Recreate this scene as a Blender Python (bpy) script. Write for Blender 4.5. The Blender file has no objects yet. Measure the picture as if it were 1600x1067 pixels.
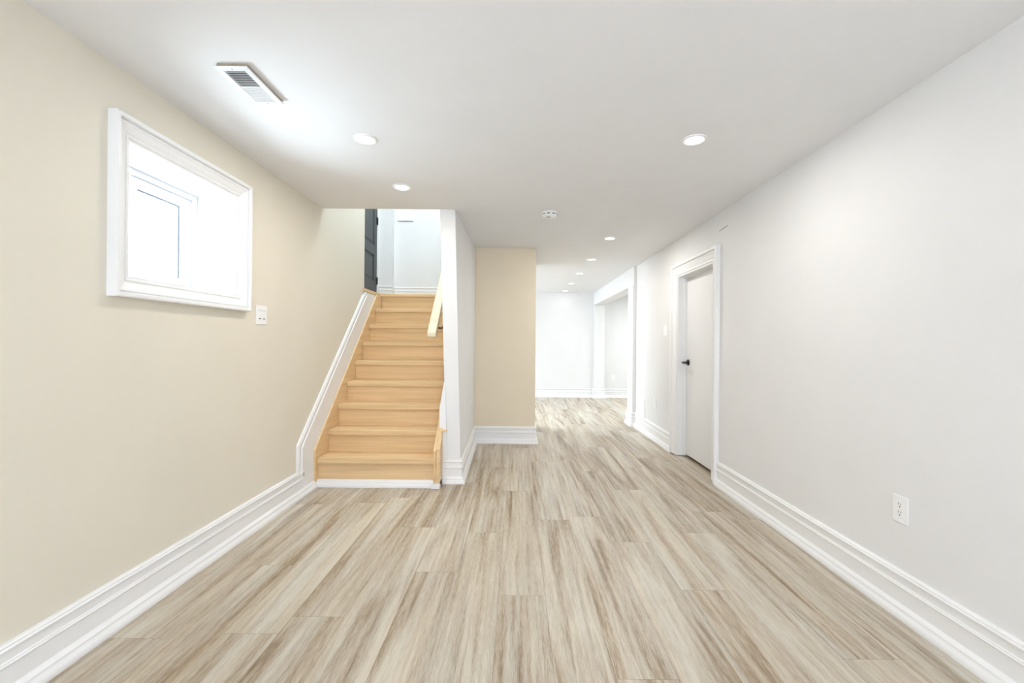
import bpy, bmesh, math, random
from mathutils import Vector, Matrix
random.seed(7)
S = bpy.context.scene
COL = S.collection
R = math.radians

# ------------------------------------------------------------------ camera
F_PX = 680.0
cam_d = bpy.data.cameras.new('camera')
cam = bpy.data.objects.new('camera', cam_d)
COL.objects.link(cam)
cam_d.sensor_width = 36.0
cam_d.lens = F_PX / 1600 * 36
cam_d.shift_x = -9 / 1600
cam_d.shift_y = 2.5 / 1600
cam_d.clip_start = 0.05
cam.matrix_world = Matrix.Translation((0, 0, 1.25)) @ Matrix.Rotation(R(90), 4, 'X') @ Matrix.Rotation(R(0.5), 4, 'Z')
S.camera = cam

# ------------------------------------------------------------------ world, exposure
S.view_settings.view_transform = 'Standard'
S.view_settings.look = 'None'
S.view_settings.gamma = 1.0
S.view_settings.use_curve_mapping = False
S.view_settings.exposure = 0.17
W = bpy.data.worlds.new('world'); S.world = W
W.use_nodes = True
wn = W.node_tree.nodes; wl = W.node_tree.links
wn.clear()
wout = wn.new('ShaderNodeOutputWorld'); wbg = wn.new('ShaderNodeBackground')
wbg.inputs[0].default_value = (0.82, 0.91, 1.06, 1)
wbg.inputs[1].default_value = 8.6
wl.new(wbg.outputs[0], wout.inputs[0])

# ------------------------------------------------------------------ large lights
def area(name, loc, direction, sx, sy, power, color, shape='RECTANGLE', spread=180):
    d = bpy.data.lights.new(name, 'AREA')
    d.shape = shape; d.size = sx; d.size_y = sy
    d.energy = power; d.color = color; d.spread = R(spread)
    o = bpy.data.objects.new(name, d); COL.objects.link(o)
    o.location = loc
    o.rotation_euler = Vector(direction).to_track_quat('-Z', 'Y').to_euler()
    return o

WARM = (1.0, 0.95, 0.87)
NEUT = (1.0, 0.985, 0.95)
DAY = (0.88, 0.95, 1.0)
area('rear_fill_light', (0.15, -2.42, 1.35), (0, 1, 0), 2.4, 1.7, 5, (1.0, 0.88, 0.72))  # added warm fill behind the camera, placed in the added rear window
area('window_ceiling_fill', (-2.85, 1.75, 1.10), (1, 0.3, 0.8), 2.8, 0.9, 190, (0.76, 0.90, 1.0))  # added upward light outside the window, aimed to brighten the ceiling beside it
area('assumed_far_window_light', (-3.72, 8.6, 1.35), (1, 0, 0), 2.4, 1.7, 26, DAY)  # assumed daylight through the unseen window at the side of the far room
area('far_room_fill', (-1.2, 8.0, 2.40), (0.45, -0.2, -1), 0.8, 0.8, 54, (0.72, 0.88, 1.0), spread=115)  # added light without a fixture, aimed to brighten the far floor
area('stairwell_fill', (-0.95, 4.85, 4.3), (-0.25, 0.0, -1), 0.8, 1.5, 68, (0.77, 0.90, 1.0))
area('side_room_fill', (3.2, 8.4, 2.40), (0, 0, -1), 0.8, 0.8, 46, DAY)  # added light without a fixture in the side room
for nm, x, y, p, c in (('rear_ceiling_fill', -0.9, -0.7, 1.2, WARM), ('rear_ceiling_fill', 1.0, -0.7, 1.5, NEUT)):  # added lights without fixtures on the unseen ceiling behind the camera
    area(nm, (x, y, 2.425), (0, 0, -1), 0.11, 0.11, p, c, 'DISK')

# ------------------------------------------------------------------ materials
def mat(name, color, rough=0.5, metallic=0.0, spec=0.5, noise=0.0, nscale=40.0, bump=0.0, bscale=200.0):
    m = bpy.data.materials.new(name); m.use_nodes = True
    nt = m.node_tree; b = nt.nodes['Principled BSDF']
    b.inputs['Base Color'].default_value = (*color, 1)
    b.inputs['Roughness'].default_value = rough
    b.inputs['Metallic'].default_value = metallic
    b.inputs['Specular IOR Level'].default_value = spec
    tc = nt.nodes.new('ShaderNodeTexCoord')
    if noise:
        n = nt.nodes.new('ShaderNodeTexNoise'); n.inputs['Scale'].default_value = nscale
        n.inputs['Detail'].default_value = 4
        nt.links.new(tc.outputs['Object'], n.inputs['Vector'])
        rmp = nt.nodes.new('ShaderNodeValToRGB')
        rmp.color_ramp.elements[0].position = 0.3; rmp.color_ramp.elements[1].position = 0.7
        rmp.color_ramp.elements[0].color = (*[c * (1 - noise) for c in color], 1)
        rmp.color_ramp.elements[1].color = (*[min(1, c * (1 + noise)) for c in color], 1)
        nt.links.new(n.outputs['Fac'], rmp.inputs['Fac'])
        nt.links.new(rmp.outputs['Color'], b.inputs['Base Color'])
    if bump:
        n2 = nt.nodes.new('ShaderNodeTexNoise'); n2.inputs['Scale'].default_value = bscale
        bp = nt.nodes.new('ShaderNodeBump'); bp.inputs['Strength'].default_value = bump
        bp.inputs['Distance'].default_value = 0.002
        nt.links.new(tc.outputs['Object'], n2.inputs['Vector'])
        nt.links.new(n2.outputs['Fac'], bp.inputs['Height'])
        nt.links.new(bp.outputs['Normal'], b.inputs['Normal'])
    return m

M = {}
M['wall'] = mat('greige_white_wall_paint', (0.80, 0.795, 0.785), 0.6, noise=0.012, nscale=3, bump=0.06)
M['cream'] = mat('warm_lit_wall_cream', (0.77, 0.72, 0.605), 0.6, noise=0.012, nscale=3, bump=0.06)  # warm room light on the left wall put into its colour
M['tan'] = mat('warm_lit_wall_tan', (0.79, 0.69, 0.525), 0.6, noise=0.015, nscale=3, bump=0.06)  # off-white wall; the tan is warm light put into the colour
M['ceiling'] = mat('ceiling_paint', (0.835, 0.835, 0.835), 0.75, noise=0.01, nscale=4, bump=0.05)
M['trim'] = mat('white_trim_paint', (0.86, 0.858, 0.85), 0.38, noise=0.008, nscale=6)
M['door'] = mat('white_door_paint', (0.80, 0.795, 0.785), 0.42, noise=0.01, nscale=5)
M['plastic'] = mat('white_plastic', (0.90, 0.90, 0.89), 0.32, noise=0.005)
M['slot'] = mat('dark_slot', (0.03, 0.03, 0.032), 0.6)
M['grey_line'] = mat('grey_gap', (0.32, 0.31, 0.29), 0.6)
M['gap_shade'] = mat('taupe_gap_shade', (0.36, 0.30, 0.22), 0.8, noise=0.15, nscale=60)  # shadow gap above the ceiling register put into the collar colour
M['black'] = mat('black_metal', (0.012, 0.012, 0.013), 0.35, metallic=0.4, noise=0.1)
M['dark_door'] = mat('charcoal_door_paint', (0.040, 0.045, 0.048), 0.42, noise=0.06, nscale=20)
M['vinyl'] = mat('white_vinyl', (0.88, 0.89, 0.89), 0.35, noise=0.005)
M['gasket'] = mat('grey_gasket', (0.16, 0.17, 0.20), 0.5, noise=0.05)
M['metal_white'] = mat('white_enamel', (0.86, 0.87, 0.88), 0.35, noise=0.01)
M['grey_plastic'] = mat('grey_plastic', (0.42, 0.42, 0.41), 0.5, noise=0.02)

def glass():
    m = bpy.data.materials.new('window_glass'); m.use_nodes = True
    nt = m.node_tree; nt.nodes.clear()
    o = nt.nodes.new('ShaderNodeOutputMaterial'); mx = nt.nodes.new('ShaderNodeMixShader')
    t = nt.nodes.new('ShaderNodeBsdfTransparent'); g = nt.nodes.new('ShaderNodeBsdfGlossy')
    t.inputs[0].default_value = (0.95, 0.97, 0.98, 1); g.inputs['Roughness'].default_value = 0.03
    fr = nt.nodes.new('ShaderNodeLayerWeight'); fr.inputs[0].default_value = 0.12
    pw = nt.nodes.new('ShaderNodeMath'); pw.operation = 'MULTIPLY'; pw.inputs[1].default_value = 0.5
    nt.links.new(fr.outputs['Facing'], pw.inputs[0]); nt.links.new(pw.outputs[0], mx.inputs[0]); nt.links.new(t.outputs[0], mx.inputs[1]); nt.links.new(g.outputs[0], mx.inputs[2])
    nt.links.new(mx.outputs[0], o.inputs[0])
    return m
M['glass'] = glass()

def lens():
    m = bpy.data.materials.new('lit_lens'); m.use_nodes = True
    b = m.node_tree.nodes['Principled BSDF']
    b.inputs['Base Color'].default_value = (0.9, 0.9, 0.9, 1)
    b.inputs['Emission Color'].default_value = (1.0, 0.97, 0.92, 1)
    b.inputs['Emission Strength'].default_value = 5.0
    return m
M['lens'] = lens()

def wood(name, light, dark, axis, scale_long=1.2, scale_cross=26, rough=0.45):
    """straight-grained pale wood, grain along the given axis (0 x, 1 y, 2 z)"""
    m = bpy.data.materials.new(name); m.use_nodes = True
    nt = m.node_tree; L = nt.links; N = nt.nodes; b = N['Principled BSDF']
    b.inputs['Roughness'].default_value = rough
    b.inputs['Specular IOR Level'].default_value = 0.3
    tc = N.new('ShaderNodeTexCoord'); mp = N.new('ShaderNodeMapping')
    sc = [scale_cross] * 3; sc[axis] = scale_long
    mp.inputs['Scale'].default_value = sc
    oi = N.new('ShaderNodeObjectInfo')
    add = N.new('ShaderNodeVectorMath'); add.operation = 'ADD'
    L.new(tc.outputs['Object'], mp.inputs['Vector'])
    cmb = N.new('ShaderNodeCombineXYZ')
    mul = N.new('ShaderNodeMath'); mul.operation = 'MULTIPLY'; mul.inputs[1].default_value = 57.0
    L.new(oi.outputs['Random'], mul.inputs[0])
    for i in range(3): L.new(mul.outputs[0], cmb.inputs[i])
    L.new(mp.outputs[0], add.inputs[0]); L.new(cmb.outputs[0], add.inputs[1])
    n = N.new('ShaderNodeTexNoise'); n.inputs['Scale'].default_value = 1.0; n.inputs['Detail'].default_value = 5; n.inputs['Distortion'].default_value = 0.4
    L.new(add.outputs[0], n.inputs['Vector'])
    mp2 = N.new('ShaderNodeMapping'); sc2 = [9.0] * 3; sc2[axis] = 1.6
    mp2.inputs['Scale'].default_value = sc2
    L.new(add.outputs[0], mp2.inputs['Vector'])
    n2 = N.new('ShaderNodeTexNoise'); n2.inputs['Scale'].default_value = 1.0; n2.inputs['Detail'].default_value = 2
    L.new(mp2.outputs[0], n2.inputs['Vector'])
    mixf = N.new('ShaderNodeMix'); mixf.inputs[0].default_value = 0.35
    L.new(n.outputs['Fac'], mixf.inputs[2]); L.new(n2.outputs['Fac'], mixf.inputs[3])
    r = N.new('ShaderNodeValToRGB')
    r.color_ramp.elements[0].position = 0.32; r.color_ramp.elements[1].position = 0.62
    r.color_ramp.elements[0].color = (*dark, 1); r.color_ramp.elements[1].color = (*light, 1)
    L.new(mixf.outputs[0], r.inputs['Fac']); L.new(r.outputs['Color'], b.inputs['Base Color'])
    return m
OAK_L, OAK_D = (0.82, 0.59, 0.335), (0.66, 0.455, 0.24)
M['oak_x'] = wood('oak_stair_tread', OAK_L, OAK_D, 0)
M['oak_y'] = wood('oak_stringer', OAK_L, OAK_D, 1)
M['pine'] = wood('pale_rail_wood', (0.80, 0.70, 0.52), (0.72, 0.60, 0.42), 1)

def floor_mat():
    m = bpy.data.materials.new('greige_oak_plank_floor'); m.use_nodes = True
    nt = m.node_tree; L = nt.links; N = nt.nodes; b = N['Principled BSDF']
    PW, PL = 0.232, 1.52
    def math_(op, a, c=None, v=None):
        n = N.new('ShaderNodeMath'); n.operation = op
        L.new(a, n.inputs[0]) if not isinstance(a, (int, float)) else setattr(n.inputs[0], 'default_value', a)
        if c is not None:
            L.new(c, n.inputs[1]) if not isinstance(c, (int, float)) else setattr(n.inputs[1], 'default_value', c)
        return n.outputs[0]
    tc = N.new('ShaderNodeTexCoord'); sp = N.new('ShaderNodeSeparateXYZ')
    L.new(tc.outputs['Object'], sp.inputs[0])
    x, y = sp.outputs[0], sp.outputs[1]
    xr = math_('DIVIDE', math_('ADD', x, 10.06), PW)
    row = math_('FLOOR', xr)
    wn1 = N.new('ShaderNodeTexWhiteNoise'); wn1.noise_dimensions = '1D'; L.new(row, wn1.inputs['W'])
    yr = math_('ADD', math_('DIVIDE', y, PL), math_('MULTIPLY', wn1.outputs['Value'], 7.3))
    colm = math_('FLOOR', yr)
    idn = math_('ADD', math_('MULTIPLY', row, 13.7), math_('MULTIPLY', colm, 3.31))
    wn2 = N.new('ShaderNodeTexWhiteNoise'); wn2.noise_dimensions = '1D'; L.new(idn, wn2.inputs['W'])
    rnd = wn2.outputs['Value']
    off = math_('MULTIPLY', rnd, 91.0)
    def coords(sx, sy):
        c = N.new('ShaderNodeCombineXYZ')
        L.new(math_('ADD', math_('MULTIPLY', x, sx), off), c.inputs[0])
        L.new(math_('ADD', math_('MULTIPLY', y, sy), off), c.inputs[1])
        L.new(off, c.inputs[2])
        return c.outputs[0]
    def noise(vec, detail=3, dist=0.0, rough=0.5):
        n = N.new('ShaderNodeTexNoise'); n.inputs['Scale'].default_value = 1
        n.inputs['Detail'].default_value = detail; n.inputs['Distortion'].default_value = dist
        n.inputs['Roughness'].default_value = rough
        L.new(vec, n.inputs['Vector']); return n.outputs['Fac']
    broad = noise(coords(8, 0.6), 3, 0.9)          # broad streaks
    mid = noise(coords(30, 1.5), 4, 0.8)             # medium streaks
    fine = noise(coords(420, 16.0), 3, 0.5, 0.65)      # wire-brushed pores
    hue = noise(coords(9, 0.5), 2, 0.2)
    # cathedral figure: warped bands
    wv = N.new('ShaderNodeTexWave'); wv.wave_type = 'BANDS'; wv.bands_direction = 'X'
    wv.inputs['Scale'].default_value = 1.0; wv.inputs['Distortion'].default_value = 9.0
    wv.inputs['Detail'].default_value = 2.0; wv.inputs['Detail Scale'].default_value = 0.6
    L.new(coords(9, 0.8), wv.inputs['Vector'])
    f = math_('ADD', math_('MULTIPLY', broad, 0.46), math_('MULTIPLY', mid, 0.26))
    f = math_('ADD', f, math_('MULTIPLY', fine, 0.34))
    f = math_('ADD', f, math_('MULTIPLY', wv.outputs['Fac'], 0.03))
    f = math_('ADD', f, math_('MULTIPLY', math_('SUBTRACT', rnd, 0.5), 0.035))
    r = N.new('ShaderNodeValToRGB'); cr = r.color_ramp
    cr.elements[0].position = 0.398; cr.elements[0].color = (0.195, 0.13, 0.078, 1)
    cr.elements[1].position = 0.642; cr.elements[1].color = (0.62, 0.575, 0.485, 1)
    e = cr.elements.new(0.472); e.color = (0.345, 0.262, 0.175, 1)
    e = cr.elements.new(0.537); e.color = (0.48, 0.415, 0.325, 1)
    L.new(f, r.inputs['Fac'])
    # slight grey / tan drift between streaks
    mxc = N.new('ShaderNodeMix'); mxc.data_type = 'RGBA'; mxc.blend_type = 'MULTIPLY'
    hr = N.new('ShaderNodeValToRGB')
    hr.color_ramp.elements[0].position = 0.35; hr.color_ramp.elements[0].color = (0.98, 0.99, 1.01, 1)
    hr.color_ramp.elements[1].position = 0.65; hr.color_ramp.elements[1].color = (1.02, 0.985, 0.93, 1)
    L.new(hue, hr.inputs['Fac'])
    mxc.inputs[0].default_value = 1.0
    L.new(r.outputs['Color'], mxc.inputs[6]); L.new(hr.outputs['Color'], mxc.inputs[7])
    # seams
    fx = math_('FRACT', xr); fy = math_('FRACT', yr)
    ex = math_('MINIMUM', fx, math_('SUBTRACT', 1.0, fx)); ey = math_('MINIMUM', fy, math_('SUBTRACT', 1.0, fy))
    sx = math_('LESS_THAN', math_('MULTIPLY', ex, PW), 0.0008); sy = math_('LESS_THAN', math_('MULTIPLY', ey, PL), 0.0012)
    seam = math_('MAXIMUM', sx, sy)
    mx2 = N.new('ShaderNodeMix'); mx2.data_type = 'RGBA'
    L.new(math_('MULTIPLY', seam, 0.45), mx2.inputs[0])
    L.new(mxc.outputs[2], mx2.inputs[6]); mx2.inputs[7].default_value = (0.12, 0.085, 0.05, 1)
    L.new(mx2.outputs[2], b.inputs['Base Color'])
    b.inputs['Roughness'].default_value = 0.40
    b.inputs['Specular IOR Level'].default_value = 0.6
    bp = N.new('ShaderNodeBump'); bp.inputs['Strength'].default_value = 0.25; bp.inputs['Distance'].default_value = 0.002
    L.new(fine, bp.inputs['Height']); L.new(bp.outputs['Normal'], b.inputs['Normal'])
    return m
M['floor'] = floor_mat()

# ------------------------------------------------------------------ mesh helpers
def box(bm, x0, x1, y0, y1, z0, z1):
    v = [bm.verts.new(p) for p in ((x0, y0, z0), (x1, y0, z0), (x1, y1, z0), (x0, y1, z0), (x0, y0, z1), (x1, y0, z1), (x1, y1, z1), (x0, y1, z1))]
    for f in ((3, 2, 1, 0), (4, 5, 6, 7), (0, 1, 5, 4), (1, 2, 6, 5), (2, 3, 7, 6), (3, 0, 4, 7)):
        bm.faces.new([v[i] for i in f])

def hexa(bm, pts):
    v = [bm.verts.new(p) for p in pts]
    for f in ((3, 2, 1, 0), (4, 5, 6, 7), (0, 1, 5, 4), (1, 2, 6, 5), (2, 3, 7, 6), (3, 0, 4, 7)):
        bm.faces.new([v[i] for i in f])

def prism(bm, poly, fn, d0, d1):
    """extrude the 2D polygon (p,q) from d0 to d1; fn(p,q,d)->xyz"""
    a = [bm.verts.new(fn(p, q, d0)) for p, q in poly]
    b = [bm.verts.new(fn(p, q, d1)) for p, q in poly]
    bm.faces.new(a[::-1]); bm.faces.new(b)
    n = len(poly)
    for i in range(n):
        j = (i + 1) % n
        bm.faces.new((a[i], a[j], b[j], b[i]))

def sweep(bm, path, prof, fn, side=1, closed=False):
    """sweep profile (a along the in-plane left normal*side, b out of plane) along a 2D path with mitred corners"""
    n = len(path); rings = []
    for i in range(n):
        p = Vector(path[i])
        def nrm(a, b):
            t = (Vector(b) - Vector(a)).normalized(); return Vector((-t.y, t.x)) * side
        if closed or 0 < i < n - 1:
            n1 = nrm(path[i - 1], path[i]); n2 = nrm(path[i], path[(i + 1) % n])
            mm = n1 + n2; mm = mm / mm.dot(n1) if mm.length > 1e-6 else n1
        elif i == 0: mm = nrm(path[0], path[1])
        else: mm = nrm(path[-2], path[-1])
        rings.append([bm.verts.new(fn(p.x + mm.x * a, p.y + mm.y * a, b)) for a, b in prof])
    k = len(prof)
    for i in range(n if closed else n - 1):
        A, B = rings[i], rings[(i + 1) % n]
        for j in range(k - 1 if not closed else k - 1):
            bm.faces.new((A[j], A[j + 1], B[j + 1], B[j]))
        bm.faces.new((A[k - 1], A[0], B[0], B[k - 1]))
    if not closed:
        bm.faces.new(rings[0][::-1]); bm.faces.new(rings[-1])

def lathe(bm, prof, loc=(0, 0, 0), axis='z', seg=40):
    """revolve (r,h) profile"""
    rings = []
    def P(r, a, h):
        c, s = r * math.cos(a), r * math.sin(a)
        if axis == 'z': p = (c, s, h)
        elif axis == 'x': p = (h, c, s)
        else: p = (c, h, s)
        return tuple(p[i] + loc[i] for i in range(3))
    for r, h in prof:
        if r < 1e-6: rings.append([bm.verts.new(P(0, 0, h))])
        else: rings.append([bm.verts.new(P(r, 2 * math.pi * i / seg, h)) for i in range(seg)])
    for A, B in zip(rings, rings[1:]):
        if len(A) == 1 and len(B) == 1: continue
        for i in range(seg):
            j = (i + 1) % seg
            if len(A) == 1: bm.faces.new((A[0], B[i], B[j]))
            elif len(B) == 1: bm.faces.new((A[i], A[j], B[0]))
            else: bm.faces.new((A[i], A[j], B[j], B[i]))

def tube(bm, pts, rad, seg=14):
    rings = []
    pts = [Vector(p) for p in pts]
    for i, p in enumerate(pts):
        t = (pts[min(i + 1, len(pts) - 1)] - pts[max(i - 1, 0)]).normalized()
        up = Vector((0, 0, 1)) if abs(t.z) < 0.9 else Vector((1, 0, 0))
        u = t.cross(up).normalized(); v = t.cross(u).normalized()
        r = rad[i] if isinstance(rad, (list, tuple)) else rad
        rings.append([bm.verts.new(p + (u * math.cos(a) + v * math.sin(a)) * r) for a in [2 * math.pi * k / seg for k in range(seg)]])
    for A, B in zip(rings, rings[1:]):
        for i in range(seg):
            j = (i + 1) % seg; bm.faces.new((A[i], A[j], B[j], B[i]))
    bm.faces.new(rings[0][::-1]); bm.faces.new(rings[-1])

def build(name, bm, m, parent=None, bevel=0.0, smooth=False, seg=2):
    bmesh.ops.recalc_face_normals(bm, faces=bm.faces)
    me = bpy.data.meshes.new(name); bm.to_mesh(me); bm.free()
    me.materials.append(M[m] if isinstance(m, str) else m)
    o = bpy.data.objects.new(name, me); COL.objects.link(o)
    if parent: o.parent = parent
    if bevel:
        md = o.modifiers.new('bevel', 'BEVEL'); md.width = bevel; md.segments = seg; md.limit_method = 'ANGLE'; md.angle_limit = R(40)
    if smooth:
        for p in me.polygons: p.use_smooth = True
        md = o.modifiers.new('ws', 'WEIGHTED_NORMAL') if False else None
        try: me.set_sharp_from_angle(angle=R(35))
        except Exception: pass
    return o

def nb(): return bmesh.new()

def thing(name, label, cat, loc=(0, 0, 0), group=None, kind=None):
    o = bpy.data.objects.new(name, None); COL.objects.link(o)
    o.empty_display_size = 0.1
    o.location = loc; o['label'] = label; o['category'] = cat
    if group: o['group'] = group
    if kind: o['kind'] = kind
    return o

def tag(o, label, cat, group=None, kind=None):
    o['label'] = label; o['category'] = cat
    if group: o['group'] = group
    if kind: o['kind'] = kind
    return o

def struct(name, bm, m, label, cat, **k):
    return tag(build(name, bm, m, **k), label, cat, kind='structure')

def boxes(*bs):
    bm = nb()
    for b in bs: box(bm, *b)
    return bm

# ------------------------------------------------------------------ dimensions
XL, XR, C = -1.745, 1.797, 2.435
YS = 3.88                 # where the ceiling stops at the stairwell
YB = -2.25                # wall behind the camera
YF = 10.12                # far wall
ZT = 4.45                 # top of the stairwell
T, RISE, Y1, ZB = 0.2133, 0.2011, 3.744, 0.0434
ZL = ZB + 9 * RISE        # landing
YLN = Y1 + 8 * T          # landing nosing
# window opening in the left wall
WY0, WY1, WZ0, WZ1 = 1.93, 2.70, 1.522, 2.145
# door opening in the right wall
DY0, DY1, DZ = 4.0, 4.90, 2.02

# ------------------------------------------------------------------ shell
struct('floor', boxes((-3.9, 4.8, -2.6, 10.5, -0.12, 0)), 'floor', 'greige wire-brushed oak plank floor running into the far room', 'floor')
struct('ceiling', boxes((XL - 0.5, XR + 0.3, YB - 0.3, YS, C, C + 0.28), (-0.70, XR + 0.3, YS, 6.62, C, C + 0.28), (-3.9, 4.8, 6.62, 10.4, C, C + 0.28)),
       'ceiling', 'smooth off-white painted ceiling with recessed lights', 'ceiling')
wl_x = XL - 0.42
struct('wall_left', boxes(
    (wl_x, XL, YB, WY0, 0, C), (wl_x, XL, WY1, YS, 0, C),
    (wl_x, XL, WY0, WY1, 0, WZ0), (wl_x, XL, WY0, WY1, WZ1, C),
    (wl_x, XL, YS, 4.93, 0, ZT), (wl_x, XL, 4.93, 6.3, 0, ZL - 0.05)),
    'cream', 'off-white wall coloured cream for warm light, with the small deep window and the stair skirt', 'wall')
struct('wall_right', boxes(
    (XR, XR + 0.16, YB, DY0, 0, C), (XR, XR + 0.16, DY1, 6.62, 0, C), (XR, XR + 0.16, DY0, DY1, DZ, C)),
    'wall', 'long pale greige wall holding the white flush door', 'wall')
struct('wall_rear', boxes((XL - 0.1, XR + 0.1, YB - 0.12, YB, 0, 0.5), (XL - 0.1, XR + 0.1, YB - 0.12, YB, 2.2, C),
       (XL - 0.1, -1.05, YB - 0.12, YB, 0.5, 2.2), (1.35, XR + 0.1, YB - 0.12, YB, 0.5, 2.2)), 'wall', 'pale wall behind the camera with an added opening for fill light', 'wall')
# partition beside the stairs, its front end slightly out of plumb
bm = nb()
hexa(bm, [(-0.622, YS, 0), (-0.497, YS, 0), (-0.535, 5.44, 0), (-0.66, 5.44, 0),
          (-0.703, YS, C), (-0.568, YS, C), (-0.537, 5.44, C), (-0.68, 5.44, C)])
box(bm, -0.70, -0.568, YS, 6.3, C, ZT)
box(bm, -0.68, -0.54, 5.44, 6.3, 0, C)
struct('wall_partition', bm, 'wall', 'narrow white partition end standing beside the stairs', 'wall')
struct('wall_middle', boxes((-0.535, 0.222, 5.43, 6.62, 0, C)), 'tan', 'off-white wall block coloured tan for warm light, facing the camera past the stairs', 'wall')
struct('wall_far', boxes((-3.9, 4.8, YF, YF + 0.12, 0, C)), 'wall', 'bright pale wall at the end of the far room', 'wall')
struct('wall_far_left', boxes((-3.72, -3.6, 6.6, 7.3, 0, C), (-3.72, -3.6, 9.8, YF, 0, C), (-3.72, -3.6, 7.3, 9.8, 0, 0.5), (-3.72, -3.6, 7.3, 9.8, 2.2, C)),
       'wall', 'pale wall with an assumed window at the side of the far room', 'wall')
struct('wall_behind_stairs', boxes((-3.72, -0.54, 6.50, 6.62, 0, C)), 'wall', 'pale wall behind the staircase facing the far room', 'wall')
struct('wall_side_room', boxes((4.6, 4.72, 6.9, YF, 0, C), (2.0, 4.72, 6.75, 6.9, 0, C)), 'wall', 'pale walls of the side room beyond the beam', 'wall')
struct('pillar', boxes((1.748, 2.0, 6.62, 6.92, 0, 2.15)), 'wall', 'square pale pillar carrying the near end of the beam', 'pillar')
struct('beam', boxes((1.760, 2.0, 6.62, YF, 2.15, C)), 'wall', 'boxed white ceiling beam running from the pillar to the far wall', 'beam')
struct('pilaster', boxes((1.765, 2.0, YF - 0.10, YF, 0, 2.15)), 'wall', 'shallow pale pilaster on the far wall under the beam', 'pillar')

# stairwell above
struct('wall_stair_header', boxes((XL, -0.70, YS - 0.10, YS, C + 0.28, ZT)), 'wall', 'white upper wall over the stairwell opening', 'wall')
struct('wall_landing_back', boxes((-2.15, -1.778, 6.10, 6.3, ZL, ZT), (-1.778, -0.70, 6.22, 6.3, ZL, ZT)), 'wall', 'white wall at the back of the upper landing', 'wall')
DDX = -1.97
struct('wall_landing_left', boxes((DDX - 0.16, DDX - 0.04, 4.93, 6.10, ZL, ZT)), 'wall', 'white wall holding the charcoal door on the landing', 'wall')
struct('ceiling_stairwell', boxes((-2.15, -0.568, YS - 0.1, 6.3, ZT, ZT + 0.1)), 'ceiling', 'white ceiling high over the stairwell', 'ceiling')
struct('floor_landing', boxes((-2.13, -0.705, YLN + 0.03, 6.22, ZL - 0.15, ZL - 0.002), (-2.13, XL - 0.005, 4.94, YLN + 0.03, ZL - 0.04, ZL - 0.002)), 'oak_x', 'oak floor of the upper landing', 'floor')

# ------------------------------------------------------------------ baseboards
BB = [(0, 0), (0.042, 0), (0.042, 0.012), (0.039, 0.022), (0.033, 0.031), (0.030, 0.037), (0.029, 0.046), (0.022, 0.054), (0.018, 0.058),
      (0.015, 0.062), (0.015, 0.130), (0.019, 0.133), (0.021, 0.137), (0.021, 0.140), (0.017, 0.143), (0.017, 0.147), (0.013, 0.151),
      (0.013, 0.181), (0.018, 0.184), (0.021, 0.188), (0.021, 0.193), (0.016, 0.197), (0.016, 0.203), (0.010, 0.208), (0, 0.21)]
flat = lambda x, y, b: (x, y, b)
def baseboard(name, path, side, label, z0=0.0, sc=1.0):
    bm = nb()
    sweep(bm, path, [(a * sc, b * sc) for a, b in BB], lambda x, y, b: (x, y, b + z0), side)
    return struct(name, bm, 'trim', label, 'baseboard')
YM0 = 3.44                 # moulding turns up the stairs here
baseboard('baseboard_left', [(XL, YB), (XL, YM0 + 0.1)], -1, 'tall white moulded baseboard along the cream-lit wall')
baseboard('baseboard_right', [(XR, YB), (XR, DY0 - 0.118)], 1, 'tall white moulded baseboard nearer than the white door')
baseboard('baseboard_right_far', [(XR, DY1 + 0.118), (XR, 6.62), (1.748, 6.62), (1.748, 6.92), (2.0, 6.92)], 1, 'white baseboard beyond the white door wrapping the pillar')
baseboard('baseboard_partition', [(-0.655, YS), (-0.502, YS), (-0.535, 5.43), (0.222, 5.43), (0.222, 6.62)], -1, 'white baseboard wrapping the partition end and the tan-lit wall')
baseboard('baseboard_far', [(-3.6, YF), (1.765, YF), (1.765, YF - 0.10), (2.0, YF - 0.10), (2.0, YF), (4.6, YF)], -1, 'white baseboard along the bright far wall')
baseboard('baseboard_landing', [(DDX + 0.02, 6.10), (-1.778, 6.10), (-1.778, 6.22), (-0.71, 6.22)], -1, 'white baseboard at the back of the upper landing', z0=ZL - 0.004, sc=0.9)

# stair skirt on the left wall: flat white board and stepped moulding climbing with the stairs
SL = RISE / T
nose = lambda y: ZB + RISE + SL * (y - Y1)
sk = thing('trim_1', 'white skirt board and moulding climbing the cream-lit wall beside the stairs', 'skirting', (XL, YM0, 0), kind='structure')
mv = lambda y: (0.42 + SL * (y - YM0))
YE = 4.925
ytop = YE
low = lambda y: 0.30 + SL * (y - 3.69)
bm = nb()
yz = lambda p, q, d: (d, p - YM0, q)
prism(bm, [(YM0 + 0.09, 0.0), (3.72, 0.0), (3.72, low(3.72) - 0.02), (5.33, ZL - 0.04), (4.965, ZL - 0.04), (YM0 + 0.09, mv(YM0) + 0.02)], yz, 0, 0.013)
build('skirt_board', bm, 'trim', sk)
bm = nb()
SM = [(0, 0), (0, 0.013), (0.008, 0.017), (0.014, 0.021), (0.020, 0.021), (0.026, 0.014), (0.055, 0.013), (0.060, 0.018), (0.066, 0.021), (0.074, 0.021), (0.080, 0.014), (0.080, 0)]
sweep(bm, [(YM0, 0.152), (YM0, mv(YM0)), (YE, mv(YE))], SM, lambda p, q, b: (b, p - YM0, q), -1)
build('skirt_moulding', bm, 'trim', sk)
bm = nb()
sweep(bm, [(XL, YM0 + 0.09), (XL, 3.768), (-0.666, 3.768)], [(a, b) for a, b in BB if b <= 0.063] + [(0, 0.062)], lambda x, y, b: (x - XL, y - YM0, b), -1)
build('shoe_moulding', bm, 'trim', sk)

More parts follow.
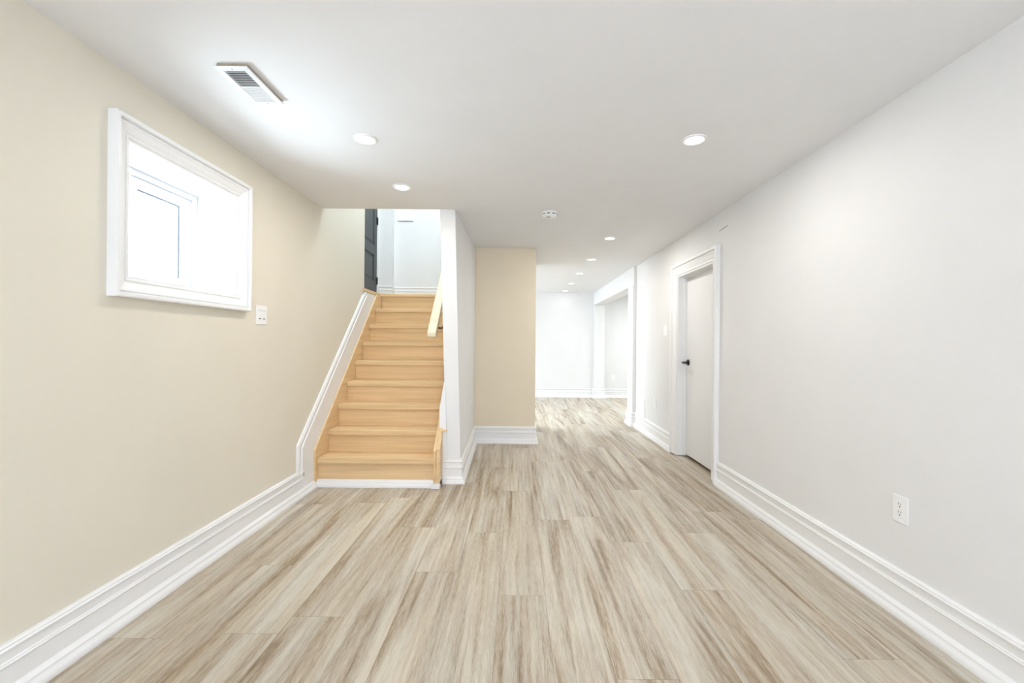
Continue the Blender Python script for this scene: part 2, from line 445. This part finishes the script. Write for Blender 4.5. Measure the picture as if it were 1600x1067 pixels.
# small strip closing the foot of the stairs and the shoe end
struct('trim_2', boxes((-0.735, -0.655, 3.70, 3.76, 0, 0.034)), 'trim', 'small white shoe block at the foot of the stair stringer beside the partition', 'trim', bevel=0.006)

bm = nb(); prism(bm, [(-0.664, 0.0), (-0.615, 0.0), (-0.640, 0.9), (-0.652, 0.9), (-0.690, 0.66), (-0.690, 0.44), (-0.664, 0.44)],
            lambda p, q, d: (p, d, q), 3.863, 3.879)
struct('trim_3', bm, 'trim', 'thin white tapering filler between the stair stringer and the partition end', 'trim')

# ------------------------------------------------------------------ staircase
st = thing('staircase', 'pale oak closed staircase rising between the cream-lit wall and the partition', 'staircase', (-1.2, Y1, 0))
def sbox(x0, x1, y0, y1, z0, z1):
    return boxes((x0 + 1.2, x1 + 1.2, y0 - Y1, y1 - Y1, z0, z1))
SX0, SX1 = -1.718, -0.712
for k in range(1, 9):
    z = ZB + k * RISE; y = Y1 + (k - 1) * T
    build('tread', sbox(SX0, SX1, y, y + T + 0.03, z - 0.044, z), 'oak_x', st, bevel=0.004)
for k in range(1, 10):
    z0 = ZB + (k - 1) * RISE; y = Y1 + (k - 1) * T + 0.026
    if k == 1: z0 = 0.0
    build('riser', sbox(SX0, SX1, y, y + 0.018, z0, ZB + k * RISE - 0.042), 'oak_x', st)
build('landing_nosing', sbox(XL + 0.017, SX1, YLN, YLN + 0.10, ZL - 0.036, ZL), 'oak_x', st, bevel=0.004)
build('landing_nosing', sbox(XL + 0.001, XL + 0.017, 4.87, YLN + 0.10, ZL - 0.036, ZL), 'oak_y', st, bevel=0.004)
# left stringer (between skirt board and treads)
def stringer(x0, x1, yend):
    bm = nb()
    prism(bm, [(3.715, 0.05), (4.1, 0.05), (yend, nose(yend) - 0.40), (yend, min(low(yend), ZL - 0.03)), (3.69 + (ZL - 0.03 - 0.30) / SL, ZL - 0.03) if low(yend) > ZL - 0.03 else (yend, low(yend) - 0.001), (3.715, 0.323)],
          lambda p, q, d: (d + 1.2, p - Y1, q), x0, x1)
    return bm
build('stringer', stringer(XL + 0.001, SX0, 5.45), 'oak_y', st)
build('stringer', stringer(SX1, -0.692, 5.30), 'oak_y', st)
bm = nb(); prism(bm, [(3.725, 0.05), (3.861, 0.05), (3.861, low(3.861) + 0.03), (3.725, 0.33)], lambda p, q, d: (d + 1.2, p - Y1, q), -0.691, -0.659)
build('stringer_facing', bm, 'oak_y', st)
tc_ = nb(); box(tc_, -0.672 + 1.2, -0.620 + 1.2, 3.835 - Y1, 3.875 - Y1, 0.462, 0.474)
build('trim_return', tc_, 'oak_y', st)

# handrail on black brackets
hr = thing('handrail', 'pale wooden handrail on a black bracket on the stair partition', 'handrail', (-0.79, 3.97, 1.30))
bm = nb()
L_ = 1.75
prism(bm, [(0, 0), (0, 0.036), (L_, 0.036 + L_ * 0.96), (L_, L_ * 0.96 - 0.02), (0.045, 0.0)], lambda p, q, d: (d, p, q), -0.041, 0.041)
build('rail', bm, 'pine', hr, bevel=0.006)
for yy in (0.16, 1.3):
    bm = nb()
    z = 0.015 + yy * 0.96 - 0.028
    tube(bm, [(0.0, yy, z + 0.004), (0.0, yy, z - 0.03), (0.02, yy, z - 0.05), (0.06, yy, z - 0.055), (0.085, yy, z - 0.045)], 0.008)
    lathe(bm, [(0.0, 0.078), (0.026, 0.080), (0.026, 0.086), (0, 0.086)], (0, yy, z - 0.045), 'x', 20)
    build('bracket', bm, 'black', hr, smooth=True)

# ------------------------------------------------------------------ window in the left wall
CAS = [(0, 0), (0, 0.010), (0.004, 0.013), (0.010, 0.013), (0.013, 0.010), (0.016, 0.010), (0.020, 0.013), (0.046, 0.024), (0.052, 0.029), (0.058, 0.029),
       (0.061, 0.024), (0.064, 0.024), (0.066, 0.040), (0.070, 0.043), (0.082, 0.043), (0.086, 0.040), (0.086, 0)]
win = thing('window_1', 'small white cased basement window set deep in the cream-lit wall', 'window', (XL, WY0, WZ0), kind='structure')
def wloc(x0, x1, y0, y1, z0, z1): return (x0 - XL, x1 - XL, y0 - WY0, y1 - WY0, z0 - WZ0, z1 - WZ0)
w_, h_ = WY1 - WY0, WZ1 - WZ0
bm = nb()
sweep(bm, [(0, 0), (0, h_), (w_, h_), (w_, 0)], CAS, lambda p, q, b: (b, p, q), 1, closed=True)
build('casing', bm, 'trim', win)
XW = -1.985                # room face of the window frame
bm = nb()
t = 0.012
for b in ((XW - 0.1, XL + 0.004, WY0, WY0 + t, WZ0, WZ1), (XW - 0.1, XL + 0.004, WY1 - t, WY1, WZ0, WZ1),
          (XW - 0.1, XL + 0.004, WY0 + t, WY1 - t, WZ0, WZ0 + t), (XW - 0.1, XL + 0.004, WY0 + t, WY1 - t, WZ1 - t, WZ1)):
    box(bm, *wloc(*b))
build('jamb_liner', bm, 'trim', win)
def ring(bm, x0, x1, y0, y1, z0, z1, wdt):
    for b in ((x0, x1, y0, y0 + wdt, z0, z1), (x0, x1, y1 - wdt, y1, z0, z1), (x0, x1, y0 + wdt, y1 - wdt, z0, z0 + wdt), (x0, x1, y0 + wdt, y1 - wdt, z1 - wdt, z1)):
        box(bm, *wloc(*b))
a0, a1, b0, b1 = WY0 + t, WY1 - t, WZ0 + t, WZ1 - t
bm = nb(); ring(bm, XW - 0.08, XW, a0, a1, b0, b1, 0.034)
fr = build('window_frame', bm, 'vinyl', win, bevel=0.003)
bm = nb(); ring(bm, XW - 0.055, XW - 0.012, 2.235, a1 - 0.036, b0 + 0.036, b1 - 0.036, 0.044)
sa = build('sash', bm, 'vinyl', win, bevel=0.003)
bm = nb(); ring(bm, XW - 0.064, XW - 0.050, 2.275, a1 - 0.076, b0 + 0.076, b1 - 0.076, 0.012)
build('gasket', bm, 'gasket', sa)
build('glass_pane', boxes(wloc(XW - 0.061, XW - 0.056, 2.27, a1 - 0.07, b0 + 0.07, b1 - 0.07)), 'glass', sa)
# outer sash of the slider, one stile seen through the pane
bm = nb(); ring(bm, XW - 0.105, XW - 0.082, a0 + 0.03, 2.30, b0 + 0.03, b1 - 0.03, 0.04)
os_ = build('outer_sash', bm, 'vinyl', win, bevel=0.003)
build('glass_pane', boxes(wloc(XW - 0.098, XW - 0.093, a0 + 0.065, 2.265, b0 + 0.065, b1 - 0.065)), 'glass', os_)
bm = nb(); ring(bm, XW - 0.17, XW - 0.081, a0, a1, b0, b1, 0.030)
build('outer_frame', bm, 'vinyl', win, bevel=0.003)

# unseen windows that let light in, far one assumed, rear one added for fill
def plain_window(name, label, cx, cy, cz, wid, hei, axis):
    t_ = thing(name, label, 'window', (cx, cy, cz), kind='structure')
    bm = nb(); f = 0.06
    for p0, p1, q0, q1 in ((-wid / 2, -wid / 2 + f, -hei / 2, hei / 2), (wid / 2 - f, wid / 2, -hei / 2, hei / 2), (-wid / 2 + f, wid / 2 - f, -hei / 2, -hei / 2 + f), (-wid / 2 + f, wid / 2 - f, hei / 2 - f, hei / 2), (-0.03, 0.03, -hei / 2 + f, hei / 2 - f)):
        if axis == 'x': box(bm, -0.04, 0.04, p0, p1, q0, q1)
        else: box(bm, p0, p1, -0.04, 0.04, q0, q1)
    build('window_frame', bm, 'vinyl', t_)
plain_window('assumed_window_2', 'white framed window assumed at the side of the far room', -3.66, 8.55, 1.35, 2.5, 1.7, 'x')
plain_window('added_window_3', 'white framed window added for light in the wall behind the camera', 0.15, YB - 0.06, 1.35, 2.4, 1.7, 'y')

# ------------------------------------------------------------------ white door in the right wall
dr = thing('door_1', 'white flush door with black lever in moulded white casing on the right-hand wall', 'door', (XR, DY0, 0), kind='structure')
dw = DY1 - DY0
bm = nb()
CASD = [(a * 1.42, b) for a, b in CAS]
sweep(bm, [(0, 0.012), (0, DZ), (dw, DZ), (dw, 0.012)], CASD, lambda p, q, b: (-b, p, q), 1)
cas = build('casing', bm, 'trim', dr)
bm = nb()
JT = 0.018
for b in ((-0.004, 0.158, 0.0, JT, 0.012, DZ), (-0.004, 0.158, dw - JT, dw, 0.012, DZ), (-0.004, 0.158, JT, dw - JT, DZ - JT, DZ)): box(bm, *b)
for b in ((0.060, 0.094, JT, JT + 0.011, 0.012, DZ - JT), (0.060, 0.094, dw - JT - 0.011, dw - JT, 0.012, DZ - JT), (0.060, 0.094, JT + 0.011, dw - JT - 0.011, DZ - JT - 0.011, DZ - JT)): box(bm, *b)
build('door_jamb', bm, 'trim', dr, bevel=0.002)
sl = build('door_slab', boxes((0.095, 0.132, JT + 0.003, dw - JT - 0.004, 0.026, DZ - JT - 0.004)), 'door', dr, bevel=0.002)
build('door_gap_shade', boxes((0.155, 0.17, -0.05, dw + 0.05, 0.0, DZ + 0.05)), 'slot', dr)  # near-black backing sheet paints the shade in the gap under the door
hy, hz = dw - JT - 0.062, 1.052
bm = nb(); lathe(bm, [(0, 0.095), (0.034, 0.095), (0.034, 0.089), (0.030, 0.084), (0.014, 0.083), (0, 0.083)], (0, hy, hz), 'x', 32)
lathe(bm, [(0.012, 0.086), (0.011, 0.040), (0.012, 0.036)], (0, hy, hz), 'x', 20)
hd = build('handle', bm, 'black', dr, smooth=True); hd['label'] = 'black metal lever handle'
bm = nb(); tube(bm, [(0.034, hy + 0.012, hz), (0.030, hy, hz), (0.030, hy - 0.05, hz), (0.033, hy - 0.11, hz), (0.036, hy - 0.118, hz)], [0.008, 0.012, 0.011, 0.010, 0.006])
build('lever', bm, 'black', hd, smooth=True)

# ------------------------------------------------------------------ charcoal door on the landing
dk = thing('door_2', 'charcoal panelled door with black hinges at the top of the stairs', 'door', (DDX, 5.30, ZL), kind='structure')
DW2, DH2 = 0.86, 2.03
D0 = 0.035
bm = nb()
dx0, dx1 = -0.038, 0.0
st_, rails = 0.115, [(0.0, 0.22), (0.59, 0.71), (1.90, DH2)]
box(bm, dx0, dx1, 0, st_, D0, DH2); box(bm, dx0, dx1, DW2 - st_, DW2, D0, DH2)
for z0, z1 in rails: box(bm, dx0, dx1, st_, DW2 - st_, max(D0, z0), z1)
slab = build('door_slab', bm, 'dark_door', dk, bevel=0.002)
for z0, z1 in ((0.22, 0.59), (0.71, 1.90)):
    bm = nb()
    y0, y1 = st_, DW2 - st_
    loops = []
    for ins, d in ((0, -0.004), (0.014, -0.016), (0.03, -0.016), (0.055, -0.004)):
        loops.append([bm.verts.new((d, *p)) for p in ((y0 + ins, z0 + ins), (y1 - ins, z0 + ins), (y1 - ins, z1 - ins), (y0 + ins, z1 - ins))])
    for A, B in zip(loops, loops[1:]):
        for i in range(4): bm.faces.new((A[i], A[(i + 1) % 4], B[(i + 1) % 4], B[i]))
    bm.faces.new(loops[-1])
    build('raised_panel', bm, 'dark_door', slab)
for z in (0.245, 1.075, 1.85):
    bm = nb(); tube(bm, [(0.006, DW2 + 0.004, z - 0.05), (0.006, DW2 + 0.004, z + 0.05)], 0.008)
    box(bm, -0.004, 0.003, DW2 - 0.03, DW2 + 0.01, z - 0.048, z + 0.048)
    hg = build('hinge', bm, 'black', dk); hg['label'] = 'black door hinge'
bm = nb()
for b in ((-0.045, 0.012, DW2 + 0.012, DW2 + 0.05, 0.0, DH2 + 0.06), (-0.045, 0.012, -0.06, -0.004, 0.0, DH2 + 0.06), (-0.045, 0.012, -0.004, DW2 + 0.012, DH2 + 0.006, DH2 + 0.06)): box(bm, *b)
build('casing', bm, 'trim', dk, bevel=0.003)
dk.location.y = 6.225 - DW2 - 0.17

# ------------------------------------------------------------------ recessed lights
pot_spots = [   # x, y, watts, colour
    (-0.900, 2.543, 6.4, WARM), (-0.895, 3.324, 4.0, WARM), (1.010, 2.515, 7.4, NEUT), (1.022, 4.876, 11.5, NEUT),
    (1.031, 6.104, 4.0, NEUT), (1.036, 7.336, 2.5, DAY), (1.048, 8.570, 2.5, DAY), (1.055, 9.760, 0.8, DAY)]
pot_labels = [
    'round recessed light nearest the ceiling vent, between it and the stairwell',
    'round recessed light just in front of the stairwell opening',
    'round recessed light alone over the right half of the near ceiling',
    'first recessed light past the smoke alarm in the receding row',
    'second recessed light of the receding row, beyond the smoke alarm',
    'third recessed light of the receding row past the smoke alarm',
    'fourth recessed light of the receding row, last but one before the far wall',
    'last and smallest recessed light of the row, close to the far wall']
def make_pot():
    r = thing('recessed_light', '', 'ceiling light', (0, 0, C), 'recessed ceiling lights')
    bm = nb(); lathe(bm, [(0.052, -0.001), (0.052, -0.006), (0.056, -0.0085), (0.062, -0.008), (0.068, -0.004), (0.069, 0.0)], seg=48)
    build('trim_ring', bm, 'plastic', r, smooth=True)
    bm = nb(); lathe(bm, [(0, -0.0055), (0.052, -0.0055), (0.052, -0.001), (0, -0.001)], seg=48)
    build('lens', bm, 'lens', r)
    return r
pot0 = make_pot()
def dup(root, loc, label, group=None):
    r = root.copy(); COL.objects.link(r); r.location = loc; r['label'] = label
    if group: r['group'] = group
    for ch in list(root.children):
        c = ch.copy(); COL.objects.link(c); c.parent = r
        for g in ch.children:
            d = g.copy(); COL.objects.link(d); d.parent = c
    return r
for i, ((x, y, p, c), lab) in enumerate(zip(pot_spots, pot_labels)):
    if i == 0: pot0.location = (x, y, C); pot0['label'] = lab
    else: dup(pot0, (x, y, C), lab)
    area('recessed_lamp', (x, y, C - 0.012), (0, 0, -1), 0.10, 0.10, p, c, 'DISK')

# ------------------------------------------------------------------ ceiling register
VX0, VX1, VY0, VY1 = -1.310, -1.166, 1.858, 2.150
vt = thing('ceiling_vent', 'white louvred rectangular air register on the ceiling above the window', 'vent', ((VX0 + VX1) / 2, (VY0 + VY1) / 2, C))
hw, hl = (VX1 - VX0) / 2, (VY1 - VY0) / 2
build('duct_collar', boxes((-hw + 0.008, -hw + 0.012, -hl + 0.008, hl - 0.008, -0.012, 0.0), (hw - 0.012, hw - 0.004, -hl + 0.004, hl - 0.004, -0.012, 0.0),
      (-hw + 0.012, hw - 0.012, -hl + 0.004, -hl + 0.012, -0.012, 0.0), (-hw + 0.012, hw - 0.012, hl - 0.012, hl - 0.008, -0.012, 0.0)), 'gap_shade', vt)
ow, ol = hw - 0.026, hl - 0.028
bm = nb()
z0, z1 = -0.019, -0.012
for b in ((-hw, -ow, -hl, hl, z0, z1), (ow, hw, -hl, hl, z0, z1), (-ow, ow, -hl, -ol, z0, z1), (-ow, ow, ol, hl, z0, z1)): box(bm, *b)
build('face_frame', bm, 'metal_white', vt, bevel=0.002)
bm = nb(); n = 18; pitch = 2 * ol / n
for i in range(n):
    yc = -ol + (i + 0.5) * pitch
    s = 1 if i < n // 2 else -1
    d = 0.0065 if s > 0 else -0.0030
    hexa(bm, [(-ow, yc - pitch * 0.20, -0.019), (ow, yc - pitch * 0.20, -0.019), (ow, yc + pitch * 0.20, -0.0185), (-ow, yc + pitch * 0.20, -0.0185),
              (-ow, yc - pitch * 0.20 + d, -0.015), (ow, yc - pitch * 0.20 + d, -0.015), (ow, yc + pitch * 0.10 + d, -0.015), (-ow, yc + pitch * 0.10 + d, -0.015)])
build('louvers', bm, 'metal_white', vt)
build('duct_shade', boxes((-ow - 0.004, ow + 0.004, -ol - 0.004, ol + 0.004, -0.004, -0.001)), 'slot', vt)  # near-black plate paints the shade inside the duct behind the louvers
for yy in (-hl + 0.012, hl - 0.012):
    bm = nb(); lathe(bm, [(0, -0.0205), (0.003, -0.020), (0.0035, -0.0185)], (0, yy, 0), seg=12)
    build('screw', bm, 'grey_plastic', vt)

# ------------------------------------------------------------------ smoke alarm
sm = thing('smoke_alarm', 'round white vented smoke alarm on the ceiling between stairwell and white door', 'smoke alarm', (0.278, 3.945, C))
bm = nb(); lathe(bm, [(0.070, 0), (0.072, -0.006), (0.071, -0.012), (0, -0.012)], seg=48); build('mounting_base', bm, 'plastic', sm, smooth=True)
bm = nb(); lathe(bm, [(0.066, -0.012), (0.068, -0.016), (0.068, -0.030), (0.062, -0.038), (0.045, -0.043), (0.030, -0.044), (0, -0.044)], seg=48)
bd = build('alarm_cover', bm, 'plastic', sm, smooth=True)
bm = nb()
for k in range(9):
    a0_ = 2 * math.pi * k / 9 + 0.12; a1_ = a0_ + 0.42
    vs = [bm.verts.new((r * math.cos(a), r * math.sin(a), z)) for a in [a0_ + (a1_ - a0_) * i / 4 for i in range(5)] for (r, z) in ((0.0688, -0.019), (0.0688, -0.027))]
    for i in range(4): bm.faces.new((vs[2 * i], vs[2 * i + 1], vs[2 * i + 3], vs[2 * i + 2]))
build('vent_slots', bm, 'slot', sm)
bm = nb(); lathe(bm, [(0.020, -0.043), (0.020, -0.046), (0.017, -0.047), (0.012, -0.046), (0, -0.046)], (-0.012, -0.012, 0), seg=32)
build('test_button', bm, 'grey_plastic', sm, smooth=True)

# ------------------------------------------------------------------ switches and outlets (wall normal along +x / -x / -y)
def plate_thing(name, label, cat, loc, normal, wid, hei, gangs, kind, group=None, thick=0.006):
    """built facing local +x in the frame (depth, across, up)"""
    r = thing(name, label, cat, loc, group)
    r.rotation_euler = (0, 0, {'+x': 0, '-x': math.pi, '-y': -math.pi / 2}[normal])
    build('wall_plate', boxes((0, thick, -wid / 2, wid / 2, -hei / 2, hei / 2)), 'plastic', r, bevel=0.003)
    for g in range(gangs):
        yc = (g - (gangs - 1) / 2) * 0.046
        rw, rh = 0.034, 0.070
        f = boxes((thick - 0.001, thick + 0.0015, yc - rw / 2, yc + rw / 2, -rh / 2, rh / 2))
        if kind == 'dimmer':
            p = build('rocker', f, 'plastic', r, bevel=0.001)
            build('rocker_seam', boxes((thick, thick + 0.002, yc - rw / 2, yc + rw / 2, rh / 2 - 0.006, rh / 2 - 0.004)), 'grey_line', p)
            build('indicator', boxes((thick, thick + 0.0025, yc - 0.010, yc + 0.010, -rh / 2 + 0.007, -rh / 2 + 0.013)), 'slot', p)
        elif kind == 'switch':
            build('rocker', f, 'plastic', r, bevel=0.001)
        elif kind == 'outlet':
            p = build('receptacle', f, 'plastic', r, bevel=0.001)
            bm = nb()
            for zc in (-0.019, 0.019):
                for yy, hh in ((-0.0065, 0.009), (0.0065, 0.0075)):
                    box(bm, thick, thick + 0.0019, yc + yy - 0.0012, yc + yy + 0.0012, zc + 0.006 - hh / 2, zc + 0.006 + hh / 2)
                box(bm, thick, thick + 0.0019, yc - 0.0028, yc + 0.0028, zc - 0.010, zc - 0.005)
            build('slots', bm, 'slot', p)
    return r
plate_thing('light_switch', 'white two-gang dimmer plate on the cream-lit wall under the window corner', 'light switch', (XL, 2.955, 1.425), '+x', 0.122, 0.130, 2, 'dimmer')
plate_thing('light_switch', 'white switch plate beside the casing of the white door', 'light switch', (XR, 5.285, 1.422), '-x', 0.122, 0.128, 2, 'switch')
plate_thing('power_outlet', 'white duplex outlet low on the greige wall above the near baseboard', 'outlet', (XR, 2.032, 0.490), '-x', 0.082, 0.127, 1, 'outlet')
plate_thing('power_outlet', 'white outlet plate seen edge-on between the white door and the taller cover plate', 'outlet', (XR, 5.66, 0.487), '-x', 0.075, 0.127, 1, 'outlet', thick=0.010)
plate_thing('power_outlet', 'white outlet plate seen edge-on on the partition side next to the tan-lit wall', 'outlet', (-0.519, 4.745, 0.552), '+x', 0.075, 0.120, 1, 'outlet', thick=0.008)
plate_thing('power_outlet', 'small white outlet on the distant wall seen under the beam', 'outlet', (2.215, YF, 0.460), '-y', 0.082, 0.125, 1, 'outlet')
cv = thing('cover_plate', 'tall thin white cover plate low on the wall near the pillar', 'cover plate', (XR, 6.18, 0.335))
cv.rotation_euler = (0, 0, math.pi)
build('plate', boxes((0, 0.012, -0.07, 0.07, -0.127, 0.127)), 'plastic', cv, bevel=0.002)
wp = thing('wall_box', 'wide shallow white box high on the landing wall', 'wall box', (-1.618, 6.22, 3.045))
wp.rotation_euler = (0, 0, -math.pi / 2)
build('housing', boxes((0, 0.018, -0.112, 0.112, -0.066, 0.066)), 'plastic', wp, bevel=0.004)
build('face_panel', boxes((0.018, 0.021, -0.09, 0.09, -0.048, 0.048)), 'plastic', wp, bevel=0.002)
build('button_row', boxes((0.021, 0.024, -0.015, 0.045, -0.026, 0.020)), 'metal_white', wp, bevel=0.002)

# tiny scuff on the right wall above the door, built as a grey sliver
nk = nb(); hexa(nk, [(XR - 0.0025, 3.745, 2.274), (XR + 0.002, 3.745, 2.274), (XR + 0.002, 3.895, 2.264), (XR - 0.0025, 3.895, 2.264),
                     (XR - 0.0025, 3.745, 2.280), (XR + 0.002, 3.745, 2.280), (XR + 0.002, 3.895, 2.270), (XR - 0.0025, 3.895, 2.270)])
tag(build('wall_scuff', nk, 'grey_line'), 'thin short grey scuff mark on the wall above the white door', 'strip')
